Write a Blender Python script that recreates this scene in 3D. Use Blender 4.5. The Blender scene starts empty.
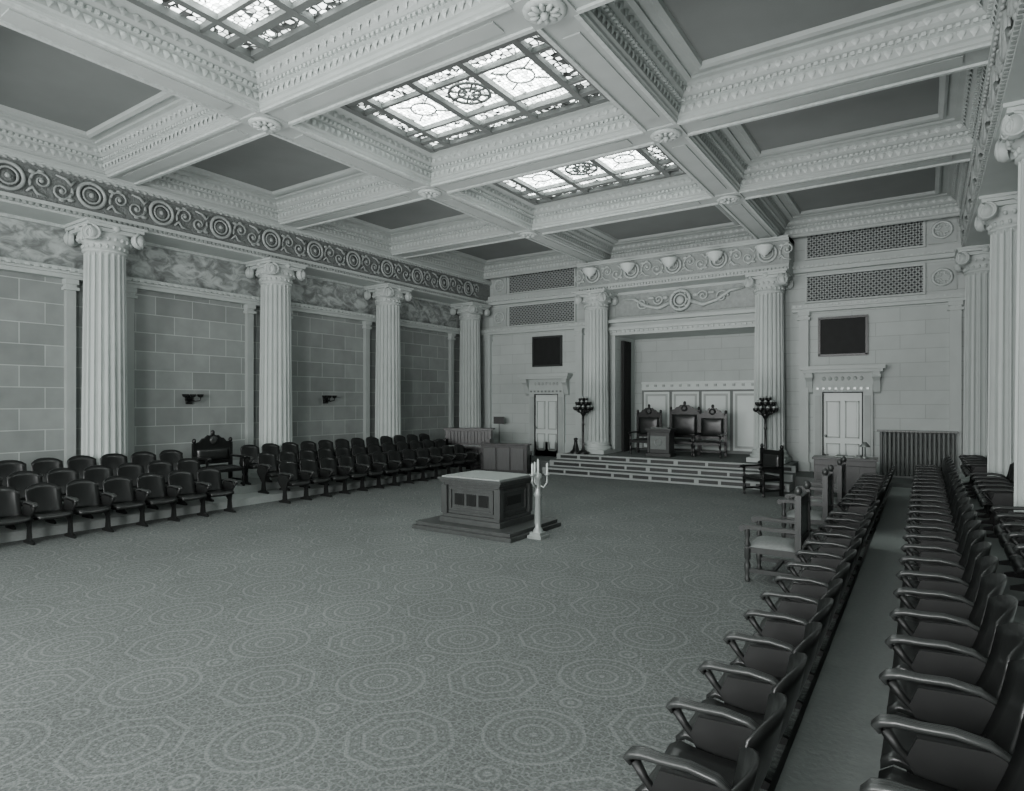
import bpy, bmesh, math, random
from mathutils import Matrix, Vector
random.seed(7)
D=bpy.data
SC=bpy.context.scene
pi=math.pi
TINT=(0.925,1.0,0.968)

# ------------------------------------------------------------------ node helpers
def newmat(name):
    m=D.materials.new(name); m.use_nodes=True
    nt=m.node_tree; nt.nodes.clear()
    return m,nt
def N(nt,t,**kw):
    n=nt.nodes.new(t)
    for k,v in kw.items(): setattr(n,k,v)
    return n
def setin(nt,node,idx,val):
    if val is None: return
    if isinstance(val,(int,float)): node.inputs[idx].default_value=val
    else: nt.links.new(val,node.inputs[idx])
def nm(nt,op,a,b=None,c=None):
    n=N(nt,'ShaderNodeMath',operation=op)
    setin(nt,n,0,a); setin(nt,n,1,b); setin(nt,n,2,c)
    return n.outputs[0]
def grey(nt,val):
    cb=N(nt,'ShaderNodeCombineColor')
    for i in range(3):
        nt.links.new(nm(nt,'MULTIPLY',val,TINT[i]),cb.inputs[i])
    return cb.outputs[0]
def finish(nt,col,rough,bumpv=None,bstr=0.3,bdist=0.02,metal=0,spec=0.5):
    p=N(nt,'ShaderNodeBsdfPrincipled'); o=N(nt,'ShaderNodeOutputMaterial')
    nt.links.new(col,p.inputs['Base Color'])
    setin(nt,p,p.inputs.find('Roughness'),rough)
    p.inputs['Metallic'].default_value=metal
    p.inputs['Specular IOR Level'].default_value=spec
    if bumpv is not None:
        b=N(nt,'ShaderNodeBump'); b.inputs['Strength'].default_value=bstr; b.inputs['Distance'].default_value=bdist
        nt.links.new(bumpv,b.inputs['Height']); nt.links.new(b.outputs[0],p.inputs['Normal'])
    nt.links.new(p.outputs[0],o.inputs[0])
def coords(nt):
    tc=N(nt,'ShaderNodeTexCoord'); s=N(nt,'ShaderNodeSeparateXYZ')
    nt.links.new(tc.outputs['Object'],s.inputs[0])
    return tc.outputs['Object'],s.outputs[0],s.outputs[1],s.outputs[2]
def simple(name,g,rough=0.5,var=0.15,scale=4,bump=0.0,metal=0,spec=0.5,stretch=None):
    m,nt=newmat(name)
    v,x,y,z=coords(nt)
    if stretch:
        mp=N(nt,'ShaderNodeMapping'); mp.inputs['Scale'].default_value=stretch
        nt.links.new(v,mp.inputs[0]); v=mp.outputs[0]
    n=N(nt,'ShaderNodeTexNoise'); n.inputs['Scale'].default_value=scale; n.inputs['Detail'].default_value=6
    nt.links.new(v,n.inputs['Vector'])
    val=nm(nt,'MULTIPLY_ADD',n.outputs[0],2*var*g,g*(1-var))
    finish(nt,grey(nt,val),rough,n.outputs[0] if bump else None,bump,0.01,metal,spec)
    return m
def blocks(name,axis,g,gm,bw=0.85,bh=0.42,mortar=0.012,var=0.12,bump=.4,nz=.5):
    m,nt=newmat(name)
    v,x,y,z=coords(nt)
    cb=N(nt,'ShaderNodeCombineXYZ'); nt.links.new(y if axis=='Y' else x,cb.inputs[0]); nt.links.new(z,cb.inputs[1])
    br=N(nt,'ShaderNodeTexBrick'); nt.links.new(cb.outputs[0],br.inputs[0])
    br.inputs['Color1'].default_value=(g*(1-var),)*3+(1,); br.inputs['Color2'].default_value=(g*(1+var),)*3+(1,)
    br.inputs['Mortar'].default_value=(gm,)*3+(1,)
    br.inputs['Scale'].default_value=1; br.inputs['Mortar Size'].default_value=mortar
    br.inputs['Mortar Smooth'].default_value=.1
    br.inputs['Brick Width'].default_value=bw; br.inputs['Row Height'].default_value=bh
    n=N(nt,'ShaderNodeTexNoise'); n.inputs['Scale'].default_value=2.5; n.inputs['Detail'].default_value=8
    nt.links.new(v,n.inputs[0])
    bw_=N(nt,'ShaderNodeRGBToBW'); nt.links.new(br.outputs[0],bw_.inputs[0])
    val=nm(nt,'MULTIPLY',bw_.outputs[0],nm(nt,'MULTIPLY_ADD',n.outputs[0],nz,1-nz/2))
    finish(nt,grey(nt,val),.6,br.outputs['Fac'],bump,0.01)
    return m

def carpet_mat():
    m,nt=newmat('patterned_carpet')
    v,x,y,z=coords(nt)
    def cell(c,off,per):
        t=nm(nt,'DIVIDE',nm(nt,'SUBTRACT',c,off),per)
        return nm(nt,'MULTIPLY',nm(nt,'SUBTRACT',t,nm(nt,'FLOOR',nm(nt,'ADD',t,.5))),per)
    ax=cell(x,-2.2,1.44); ay=cell(y,3.56,1.06)
    bx=cell(x,-2.92,1.44); by=cell(y,4.09,1.06)
    rA=nm(nt,'SQRT',nm(nt,'ADD',nm(nt,'MULTIPLY',ax,ax),nm(nt,'MULTIPLY',ay,ay)))
    abx=nm(nt,'ABSOLUTE',bx); aby=nm(nt,'ABSOLUTE',by)
    rB=nm(nt,'MAXIMUM',nm(nt,'MAXIMUM',abx,aby),nm(nt,'MULTIPLY',nm(nt,'ADD',abx,aby),.7071))
    def med(r,xx,yy,R,n1):
        ring=nm(nt,'MULTIPLY_ADD',nm(nt,'SINE',nm(nt,'MULTIPLY',r,115.)),.5,.5)
        ang=nm(nt,'ARCTAN2',yy,xx)
        pet=nm(nt,'MULTIPLY_ADD',nm(nt,'SINE',nm(nt,'MULTIPLY',ang,n1)),.5,.5)
        pet=nm(nt,'MULTIPLY',pet,nm(nt,'MULTIPLY_ADD',nm(nt,'SINE',nm(nt,'MULTIPLY',r,180.)),.4,.6))
        w=nm(nt,'SUBTRACT',nm(nt,'FRACT',nm(nt,'MULTIPLY',r,9.5)),.45)
        sel=nm(nt,'GREATER_THAN',w,0)
        pat=nm(nt,'ADD',nm(nt,'MULTIPLY',ring,nm(nt,'SUBTRACT',1,sel)),nm(nt,'MULTIPLY',pet,sel))
        mask=nm(nt,'LESS_THAN',r,R)
        edge=nm(nt,'MULTIPLY',nm(nt,'GREATER_THAN',r,R-.010),mask)
        return nm(nt,'MAXIMUM',nm(nt,'MULTIPLY',pat,.75),nm(nt,'MULTIPLY',edge,.75)),mask
    pA,mA=med(rA,ax,ay,.355,28.)
    pB,mB=med(rB,bx,by,.355,24.)
    cx=cell(x,-2.2,1.44); cy=cell(y,4.09,1.06)
    rC=nm(nt,'SQRT',nm(nt,'ADD',nm(nt,'MULTIPLY',cx,cx),nm(nt,'MULTIPLY',cy,cy)))
    pC=nm(nt,'MULTIPLY_ADD',nm(nt,'SINE',nm(nt,'MULTIPLY',rC,110.)),.4,.4); mC=nm(nt,'LESS_THAN',rC,.11)
    vo=N(nt,'ShaderNodeTexVoronoi',feature='DISTANCE_TO_EDGE'); vo.inputs['Scale'].default_value=19
    nt.links.new(v,vo.inputs['Vector'])
    bg=nm(nt,'MULTIPLY',nm(nt,'LESS_THAN',vo.outputs['Distance'],.1),.5)
    any_=nm(nt,'MAXIMUM',nm(nt,'MAXIMUM',mA,mB),mC)
    pat=nm(nt,'ADD',nm(nt,'MULTIPLY',bg,nm(nt,'SUBTRACT',1,any_)),nm(nt,'MULTIPLY',pA,mA))
    pat=nm(nt,'ADD',pat,nm(nt,'MULTIPLY',pB,nm(nt,'MULTIPLY',mB,nm(nt,'SUBTRACT',1,mA))))
    pat=nm(nt,'ADD',pat,nm(nt,'MULTIPLY',pC,mC))
    n=N(nt,'ShaderNodeTexNoise'); n.inputs['Scale'].default_value=55; n.inputs['Detail'].default_value=3
    nt.links.new(v,n.inputs[0])
    n2=N(nt,'ShaderNodeTexNoise'); n2.inputs['Scale'].default_value=.8; n2.inputs['Detail'].default_value=3
    nt.links.new(v,n2.inputs[0])
    val=nm(nt,'MULTIPLY_ADD',pat,.095,.135)
    val=nm(nt,'MULTIPLY',val,nm(nt,'MULTIPLY_ADD',n.outputs[0],1.5,.25))
    val=nm(nt,'MULTIPLY',val,nm(nt,'MULTIPLY_ADD',n2.outputs[0],.4,.8))
    finish(nt,grey(nt,val),.95,n.outputs[0],.4,.01,spec=.1)
    return m

def glass_mat(name,bright,dark,scale,strength,lw=.06):
    m,nt=newmat(name)
    v,x,y,z=coords(nt)
    vo=N(nt,'ShaderNodeTexVoronoi',feature='DISTANCE_TO_EDGE'); vo.inputs['Scale'].default_value=scale
    vo.inputs['Randomness'].default_value=.5
    nt.links.new(v,vo.inputs['Vector'])
    vc=N(nt,'ShaderNodeTexVoronoi'); vc.inputs['Scale'].default_value=scale; vc.inputs['Randomness'].default_value=.5
    nt.links.new(v,vc.inputs['Vector'])
    bw=N(nt,'ShaderNodeRGBToBW'); nt.links.new(vc.outputs['Color'],bw.inputs[0])
    lead=nm(nt,'GREATER_THAN',vo.outputs['Distance'],lw)
    val=nm(nt,'MULTIPLY_ADD',bw.outputs[0],bright-dark,dark)
    val=nm(nt,'MULTIPLY',val,nm(nt,'MULTIPLY_ADD',lead,.98,.02))
    e=N(nt,'ShaderNodeEmission'); nt.links.new(grey(nt,val),e.inputs[0]); e.inputs[1].default_value=strength
    o=N(nt,'ShaderNodeOutputMaterial'); nt.links.new(e.outputs[0],o.inputs[0])
    return m
def emis(name,g,s):
    m,nt=newmat(name)
    v,x,y,z=coords(nt)
    n=N(nt,'ShaderNodeTexNoise'); n.inputs['Scale'].default_value=.6; nt.links.new(v,n.inputs[0])
    e=N(nt,'ShaderNodeEmission'); nt.links.new(grey(nt,nm(nt,'MULTIPLY_ADD',n.outputs[0],.2*g,.9*g)),e.inputs[0]); e.inputs[1].default_value=s
    o=N(nt,'ShaderNodeOutputMaterial'); nt.links.new(e.outputs[0],o.inputs[0]); return m
def mural_mat():
    m,nt=newmat('painted_mural')
    v,x,y,z=coords(nt)
    mp=N(nt,'ShaderNodeMapping'); mp.inputs['Scale'].default_value=(1,1.3,2.0); nt.links.new(v,mp.inputs[0])
    n=N(nt,'ShaderNodeTexNoise'); n.inputs['Scale'].default_value=2.4; n.inputs['Detail'].default_value=9; n.inputs['Roughness'].default_value=.58; n.inputs['Distortion'].default_value=.9
    nt.links.new(mp.outputs[0],n.inputs[0])
    cr=N(nt,'ShaderNodeValToRGB'); nt.links.new(n.outputs[0],cr.inputs[0])
    el=cr.color_ramp.elements; el[0].position=.36; el[0].color=(.17,.183,.178,1); el[1].position=.66; el[1].color=(.52,.56,.545,1)
    e=el.new(.48); e.color=(.28,.302,.293,1); e=el.new(.55); e.color=(.40,.432,.42,1)
    finish(nt,cr.outputs[0],.6); return m
def relief_mat(name,g,scale=9,lo=.45):
    m,nt=newmat(name)
    v,x,y,z=coords(nt)
    n=N(nt,'ShaderNodeTexNoise'); n.inputs['Scale'].default_value=scale; n.inputs['Detail'].default_value=4; n.inputs['Distortion'].default_value=2
    nt.links.new(v,n.inputs[0])
    val=nm(nt,'MULTIPLY_ADD',n.outputs[0],g*(1-lo)*1.6,g*lo*.8)
    finish(nt,grey(nt,val),.5,n.outputs[0],.8,.04); return m

M_plaster=simple('plaster_cream',.52,.55,.1,2.0,.05)
M_column=simple('column_plaster',.52,.5,.1,2.5)
M_beam=simple('beam_plaster',.44,.55,.14,2.5,.05)
M_orn=simple('gilded_ornament',.54,.4,.35,14,.3)
M_panel=simple('ceiling_panel_paint',.21,.7,.15,1.2)
M_frz=relief_mat('frieze_ground',.24,8)
M_frzo=simple('frieze_relief_gilt',.36,.4,.35,12,.3)
M_wallL=blocks('stone_block_wall','Y',.29,.50,mortar=.009)
M_wallF=blocks('far_block_wall','X',.50,.38,1.1,.36,.008,.04,.2,.2)
M_mural=mural_mat()
M_carpet=carpet_mat()
M_riser=simple('plain_carpet',.38,.95,.12,25,.3,spec=.1)
M_stage=simple('stage_carpet',.16,.95,.15,20,.3,spec=.1)
M_step=simple('step_marble',.34,.5,.1,3)
M_dark=simple('dark_walnut',.012,.28,.4,6,.05,stretch=(3,3,.6))
M_wood=simple('oak_wood',.04,.35,.3,7,.05,stretch=(3,3,.5))
M_seat=simple('leather_seat',.022,.28,.25,9,.1)
M_arm=simple('armrest_wood',.045,.28,.3,8,.05)
M_iron=simple('cast_iron',.012,.5,.2,10,.1)
M_rad=simple('radiator_paint',.15,.4,.2,10,.1)
M_alt=simple('altar_oak',.06,.4,.35,6,.08,stretch=(2,2,.6))
M_light=simple('altar_cloth',.30,.6,.1,8,.1)
M_cush=simple('cushion_fabric',.20,.85,.25,30,.3)
M_board=simple('slate_board',.02,.6,.3,6,spec=.2)
M_frame=simple('skylight_frame',.14,.5,.15,6)
M_grille=simple('grille_metal',.36,.5,.1,6)
M_gback=simple('grille_back',.05,.8,.2,6)
M_ivory=simple('candle_white',.6,.4,.1,8)
M_brass=simple('brass_metal',.3,.35,.2,8,metal=.7)
M_silver=simple('silvered_brass',.38,.35,.2,8,metal=.3)
M_door=simple('door_paint',.72,.4,.06,3)
M_curt=simple('curtain_dark',.02,.8,.3,8)
G_out=glass_mat('stained_glass_border',.5,.01,9,20,.10)
G_mid=glass_mat('stained_glass_field',.95,.08,14,28,.08)
G_ctr=glass_mat('stained_glass_centre',.8,.03,11,22,.09)
M_winfill=emis('daylit_window_glass',.9,2.0)  # glowing panes for the added rear windows
M_lamp=simple('lamp_bowl_glass',.75,.3,.05,5)

# ------------------------------------------------------------------ mesh builder
class MB:
    def __init__(s): s.v=[];s.f=[];s.m=[];s.s=[];s.T=Matrix.Identity(4)
    def add(s,vs,fs,m=0,sm=False,T=None):
        T=s.T@T if T is not None else s.T
        o=len(s.v)
        s.v.extend([tuple(T@Vector(p)) for p in vs])
        for f in fs:
            s.f.append(tuple(i+o for i in f)); s.m.append(m); s.s.append(sm)
    def b2(s,x0,x1,y0,y1,z0,z1,m=0,T=None):
        vs=[(x0,y0,z0),(x1,y0,z0),(x1,y1,z0),(x0,y1,z0),(x0,y0,z1),(x1,y0,z1),(x1,y1,z1),(x0,y1,z1)]
        s.add(vs,[(0,3,2,1),(4,5,6,7),(0,1,5,4),(1,2,6,5),(2,3,7,6),(3,0,4,7)],m,False,T)
    def box(s,cx,cy,cz,sx,sy,sz,m=0,T=None):
        s.b2(cx-sx/2,cx+sx/2,cy-sy/2,cy+sy/2,cz-sz/2,cz+sz/2,m,T)
    def lathe(s,prof,c=(0,0,0),seg=16,m=0,T=None,sm=True,cap=True):
        vs=[];fs=[]
        for r,z in prof:
            for k in range(seg):
                a=2*pi*k/seg; vs.append((c[0]+r*math.cos(a),c[1]+r*math.sin(a),c[2]+z))
        n=len(prof)
        for i in range(n-1):
            for k in range(seg):
                k2=(k+1)%seg; fs.append((i*seg+k,i*seg+k2,(i+1)*seg+k2,(i+1)*seg+k))
        s.add(vs,fs,m,sm,T)
        if cap:
            s.add([vs[k] for k in range(seg)],[tuple(range(seg))[::-1]],m,False,T)
            s.add([vs[(n-1)*seg+k] for k in range(seg)],[tuple(range(seg))],m,False,T)
    def tube(s,pts,r,seg=6,m=0,T=None,closed=False):
        pts=[Vector(p) for p in pts]; n=len(pts); vs=[];fs=[]
        rr=r if isinstance(r,(list,tuple)) else [r]*n
        prev=None
        for i,p in enumerate(pts):
            if closed: t=pts[(i+1)%n]-pts[i-1]
            else: t=pts[min(i+1,n-1)]-pts[max(i-1,0)]
            if t.length<1e-9: t=Vector((0,0,1))
            t.normalize()
            if prev is None: a=t.orthogonal().normalized()
            else:
                a=(prev-t*prev.dot(t))
                if a.length<1e-6: a=t.orthogonal()
                a.normalize()
            prev=a; b=t.cross(a)
            for k in range(seg):
                th=2*pi*k/seg; vs.append(tuple(p+a*(rr[i]*math.cos(th))+b*(rr[i]*math.sin(th))))
        rng=n if closed else n-1
        for i in range(rng):
            for k in range(seg):
                k2=(k+1)%seg; j=(i+1)%n
                fs.append((i*seg+k,i*seg+k2,j*seg+k2,j*seg+k))
        if not closed:
            fs.append(tuple(range(seg))[::-1]); fs.append(tuple((n-1)*seg+k for k in range(seg)))
        s.add(vs,fs,m,True,T)
    def ball(s,c,r,m=0,nu=10,nv=6,T=None):
        if isinstance(r,(int,float)): r=(r,r,r)
        vs=[];fs=[]
        for i in range(1,nv):
            ph=pi*i/nv
            for k in range(nu):
                a=2*pi*k/nu
                vs.append((c[0]+r[0]*math.sin(ph)*math.cos(a),c[1]+r[1]*math.sin(ph)*math.sin(a),c[2]-r[2]*math.cos(ph)))
        b=len(vs); vs+= [(c[0],c[1],c[2]-r[2]),(c[0],c[1],c[2]+r[2])]
        for i in range(nv-2):
            for k in range(nu):
                k2=(k+1)%nu; fs.append((i*nu+k,i*nu+k2,(i+1)*nu+k2,(i+1)*nu+k))
        for k in range(nu):
            k2=(k+1)%nu; fs.append((b,k2,k)); fs.append((b+1,(nv-2)*nu+k,(nv-2)*nu+k2))
        s.add(vs,fs,m,True,T)
    def prism(s,poly,x0,x1,m=0,T=None):
        n=len(poly)
        vs=[(x0,p[0],p[1]) for p in poly]+[(x1,p[0],p[1]) for p in poly]
        fs=[tuple(range(n)),tuple(range(n,2*n))[::-1]]
        for i in range(n):
            j=(i+1)%n; fs.append((i,j,n+j,n+i))
        s.add(vs,fs,m,False,T)
    def sheet(s,fn,nu,nv,th,m=0,T=None):
        vs=[];fs=[]
        th=Vector(th)
        for w in (0,1):
            for i in range(nu+1):
                for j in range(nv+1):
                    p=Vector(fn(i/nu,j/nv))+th*w; vs.append(tuple(p))
        S=(nu+1)*(nv+1); idx=lambda w,i,j:w*S+i*(nv+1)+j
        for i in range(nu):
            for j in range(nv):
                fs.append((idx(0,i,j),idx(0,i+1,j),idx(0,i+1,j+1),idx(0,i,j+1)))
                fs.append((idx(1,i,j),idx(1,i,j+1),idx(1,i+1,j+1),idx(1,i+1,j)))
        for i in range(nu):
            fs.append((idx(0,i,0),idx(1,i,0),idx(1,i+1,0),idx(0,i+1,0)))
            fs.append((idx(0,i,nv),idx(0,i+1,nv),idx(1,i+1,nv),idx(1,i,nv)))
        for j in range(nv):
            fs.append((idx(0,0,j),idx(0,0,j+1),idx(1,0,j+1),idx(1,0,j)))
            fs.append((idx(0,nu,j),idx(1,nu,j),idx(1,nu,j+1),idx(0,nu,j+1)))
        s.add(vs,fs,m,True,T)
    def ring(s,x0,x1,y0,y1,prof,m=0):
        vs=[];fs=[]
        for ins,z in prof:
            vs+=[(x0+ins,y0+ins,z),(x1-ins,y0+ins,z),(x1-ins,y1-ins,z),(x0+ins,y1-ins,z)]
        for i in range(len(prof)-1):
            for k in range(4):
                k2=(k+1)%4; fs.append((i*4+k,i*4+k2,i*4+4+k2,i*4+4+k))
        s.add(vs,fs,m)
    def mesh(s,name,mats,recalc=True):
        me=D.meshes.new(name); me.from_pydata(s.v,[],s.f)
        for mt in mats: me.materials.append(mt)
        me.polygons.foreach_set('material_index',s.m)
        me.polygons.foreach_set('use_smooth',s.s)
        if recalc:
            bm=bmesh.new(); bm.from_mesh(me); bmesh.ops.recalc_face_normals(bm,faces=bm.faces); bm.to_mesh(me); bm.free()
        me.update(); return me
    def obj(s,name,mats,loc=(0,0,0),rz=0,bevel=0,recalc=True):
        o=D.objects.new(name,s.mesh(name,mats,recalc)); SC.collection.objects.link(o)
        o.location=loc; o.rotation_euler=(0,0,rz)
        if bevel:
            b=o.modifiers.new('bevel','BEVEL'); b.width=bevel; b.segments=2; b.limit_method='ANGLE'
        return o
def inst(name,me,loc,rz=0):
    o=D.objects.new(name,me); SC.collection.objects.link(o); o.location=loc; o.rotation_euler=(0,0,rz); return o
def TR(x,y,z,rz=0,rx=0,ry=0):
    return Matrix.Translation((x,y,z))@Matrix.Rotation(rz,4,'Z')@Matrix.Rotation(ry,4,'Y')@Matrix.Rotation(rx,4,'X')
def spiral(cx,cz,R,turns,start,dirn,y=0,n=26,rend=.12):
    out=[]
    for i in range(n):
        t=i/(n-1); r=R*(1-t*(1-rend)); a=start+dirn*turns*2*pi*t
        out.append((cx+r*math.cos(a),y,cz+r*math.sin(a)))
    return out

# ------------------------------------------------------------------ room numbers
XL,XR=-14.55,1.92
YB,YF=-6.4,19.0
ZB=6.75
ZT=7.5
EX0,EX1=-13.65,.76
BX=[-8.85,-3.62]
BY=[-1.95,2.07,6.1,10.08,14.05]
CY=[-2.1,1.93,5.95,9.97,14.0,18.15]
BW=.29
RCX=1.33

# floor
b=MB(); b.b2(XL-.2,XR+.2,YB-.2,YF+1.8,-.15,0); b.obj('floor',[M_carpet])
b=MB()
b.b2(-12.95,-12.17,YB,15.6,0,.15); b.b2(XL,-12.95,YB,15.6,0,.30)
b.obj('riser_left',[M_riser])
b=MB()
b.b2(-.66,.55,YB,17.35,0,.2); b.b2(.55,XR,YB,17.35,0,.4)
b.b2(-.69,-.66,YB,17.35,0,.205,1); b.b2(.52,.55,YB,17.35,.2,.405,1)
b.obj('riser_right',[M_riser,M_wood])
# far dais
b=MB()
b.b2(XL,XR,17.35,YF,0,.30,0)
b.b2(-9.75,-2.95,17.45,YF,.30,.56,0)
b.b2(-8.5,-4.1,YF,YF+1.5,.0,.56,0)
for i,(yy,z0,z1) in enumerate([(16.55,0,.19),(17.0,0,.375),(17.44,0,.565)]):
    b.b2(-9.9,-2.8,yy,yy+.46 if i<2 else yy+.03,z0,z1,1)
b.b2(-9.9,-2.8,17.04,17.46,.375,.385,0); b.b2(-9.9,-2.8,16.59,17.0,.19,.198,0)
for yy,zc in [(16.55,.10),(17.0,.285),(17.44,.475)]:
    x=-9.75
    while x<-3.1:
        L=random.uniform(.45,.9); L=min(L,-2.9-x)
        b.box(x+L/2,yy-.004,zc,L,.012,.09,2); x+=L+random.uniform(.06,.14)
b.obj('stage_dais',[M_stage,M_step,M_wood])

# walls
b=MB(); b.b2(XL-.2,XL,YB,YF,0,4.85,0); b.b2(XL-.2,XL,YB,YF,4.85,5.85,1); b.b2(XL-.2,XL,YB,YF,5.85,ZT+.1,2)
b.obj('wall_left',[M_wallL,M_mural,M_plaster])
b=MB(); b.b2(XR,XR+.2,YB,YF,0,4.85,0); b.b2(XR,XR+.2,YB,YF,4.85,5.85,1); b.b2(XR,XR+.2,YB,YF,5.85,ZT+.1,2)
b.obj('wall_right',[M_wallL,M_mural,M_plaster])
AX0,AX1,AZ=-8.5,-4.1,4.4
b=MB()
b.b2(XL-.2,AX0,YF,YF+.25,0,ZT+.1); b.b2(AX1,XR+.2,YF,YF+.25,0,ZT+.1); b.b2(AX0,AX1,YF,YF+.25,AZ,ZT+.1)
b.b2(AX0-.25,AX0,YF+.25,YF+1.6,.0,AZ+.2,1); b.b2(AX1,AX1+.25,YF+.25,YF+1.6,.0,AZ+.2,1)
b.b2(AX0-.25,AX1+.25,YF+1.5,YF+1.7,0,AZ+.2,0); b.b2(AX0,AX1,YF+.25,YF+1.5,AZ,AZ+.2,1)
b.obj('wall_far',[M_wallF,M_plaster])
b=MB()
wx=[(-13,-10.2),(-8.0,-4.6),(-2.6,.2)]
xs=[XL-.2]+[q for w in wx for q in w]+[XR+.2]
for i in range(0,len(xs),2): b.b2(xs[i],xs[i+1],YB-.25,YB,0,ZT+.1)
for a,c in wx: b.b2(a,c,YB-.25,YB,0,1.0); b.b2(a,c,YB-.25,YB,5.6,ZT+.1)
b.obj('wall_rear',[M_wallF])
for i,(a,c) in enumerate(wx):  # unseen windows, added behind the camera to brighten the room
    b=MB(); b.b2(a,c,YB-.2,YB-.17,1.0,5.6,1)
    for k in range(5):
        x=a+(c-a)*k/4; b.box(min(max(x,a+.04),c-.04),YB-.12,3.3,.07,.08,4.6,0)
    for k in range(7):
        z=1.0+4.6*k/6; b.box((a+c)/2,YB-.12,min(max(z,1.04),5.56),c-a,.08,.06,0)
    b.obj('window_%d'%(i+1),[M_wood,M_winfill])
b=MB(); b.b2(XL-.2,XR+.2,YB-.2,YF+.25,ZT+.1,ZT+.3); b.obj('ceiling',[M_plaster])

# beams
b=MB()
YE=18.55
def beam_box(x0,x1,y0,y1,axis):
    b.b2(x0,x1,y0,y1,ZB,ZT,0)
    if axis=='Y':
        for xx in (x0+.035,x1-.035): b.b2(xx-.03,xx+.03,y0,y1,ZB-.035,ZB,1)
        b.b2(x0+.17,x1-.17,y0+.35,y1-.35,ZB-.02,ZB,0)
    else:
        for yy in (y0+.035,y1-.035): b.b2(x0,x1,yy-.03,yy+.03,ZB-.035,ZB,1)
        b.b2(x0+.35,x1-.35,y0+.17,y1-.17,ZB-.02,ZB,0)
ys=[YB]+BY+[YE]
for X in BX:
    for i in range(len(ys)-1):
        y0=ys[i]+(BW if i>0 else 0); y1=ys[i+1]-(BW if i<len(ys)-2 else 0)
        beam_box(X-BW,X+BW,y0,y1,'Y')
    for Y in BY: b.b2(X-BW,X+BW,Y-BW,Y+BW,ZB-.03,ZT,0)
segsX=[(EX0,BX[0]-BW),(BX[0]+BW,BX[1]-BW),(BX[1]+BW,EX1)]
for Y in BY:
    for x0,x1 in segsX: beam_box(x0,x1,Y-BW,Y+BW,'X')
b.obj('ceiling_beam_grid',[M_beam,M_orn])
rm=MB()
rm.lathe([(.24,0),(.26,-.02),(.22,-.05),(.16,-.045),(.15,-.03)],seg=20,m=0)
for k in range(10):
    a=2*pi*k/10
    rm.ball((0,0,0),(.07,.035,.03),0,8,4,T=TR(.13*math.cos(a),.13*math.sin(a),-.05,a))
rm.ball((0,0,-.07),.05,0,8,6)
rme=rm.mesh('ceiling_rosette',[M_orn])
for X in BX:
    for Y in BY: inst('ceiling_rosette',rme,(X,Y,ZB-.03))

# coffers
bays=[]
for i in range(len(ys)-1):
    y0=ys[i]+(BW if i>0 else 0); y1=ys[i+1]-(BW if i<len(ys)-2 else 0)
    for j,(x0,x1) in enumerate(segsX): bays.append((i,j,x0,x1,y0,y1))
cm=MB(); om=MB()
def leafrow(x0,x1,y0,y1,ins,z,step,w,h,d,kind):
    a0,a1,c0,c1=x0+ins,x1-ins,y0+ins,y1-ins
    sides=[(a0,c0,a1,c0,0),(a1,c0,a1,c1,pi/2),(a1,c1,a0,c1,pi),(a0,c1,a0,c0,-pi/2)]
    for (px,py,qx,qy,rz) in sides:
        L=math.hypot(qx-px,qy-py); n=max(1,int(L/step))
        for k in range(n):
            t=(k+.5)/n; T=TR(px+(qx-px)*t,py+(qy-py)*t,z,rz)
            if kind=='leaf':
                om.add([(-w/2,0,h/2),(w/2,0,h/2),(w/2*.8,d*.6,0),(0,0,-h/2),(-w/2*.8,d*.6,0),(0,d,h*.3)],
                       [(0,4,5),(0,5,1),(1,5,2),(5,4,3),(5,3,2)],0,True,T)
            else:
                om.b2(-w/2,w/2,-.01,d,-h/2,h/2,0,T)
for (i,j,x0,x1,y0,y1) in bays:
    sky=(j==1 and i<len(ys)-2)
    prof=[(-.01,ZB),(-.01+.03,ZB+.02),(.02,ZB+.07),(.05,ZB+.09),(.05,ZB+.22),(.09,ZB+.24),(.09,ZB+.29),(.13,ZB+.31),(.17,ZB+.35),(.19,ZB+.41),(.25,ZB+.45),(.33,ZB+.46),(.33,ZB+.50)]
    if sky:
        cm.ring(x0,x1,y0,y1,prof+[(.40,ZB+.50),(.40,ZB+.6)],0)
    else:
        cm.ring(x0,x1,y0,y1,prof+[(.46,ZB+.52),(.46,ZB+.48),(.50,ZB+.46),(.56,ZB+.48),(.58,ZB+.55)],0)
        cm.b2(x0+.55,x1-.55,y0+.55,y1-.55,ZB+.54,ZB+.6,1)
    leafrow(x0,x1,y0,y1,.05,ZB+.155,.13,.105,.12,.05,'leaf')
    leafrow(x0,x1,y0,y1,.10,ZB+.265,.09,.05,.045,.035,'dent')
    leafrow(x0,x1,y0,y1,.17,ZB+.38,.16,.12,.10,.07,'leaf')
cm.obj('coffer_mouldings',[M_beam,M_panel],recalc=False)
om.obj('coffer_ornament',[M_orn])
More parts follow.
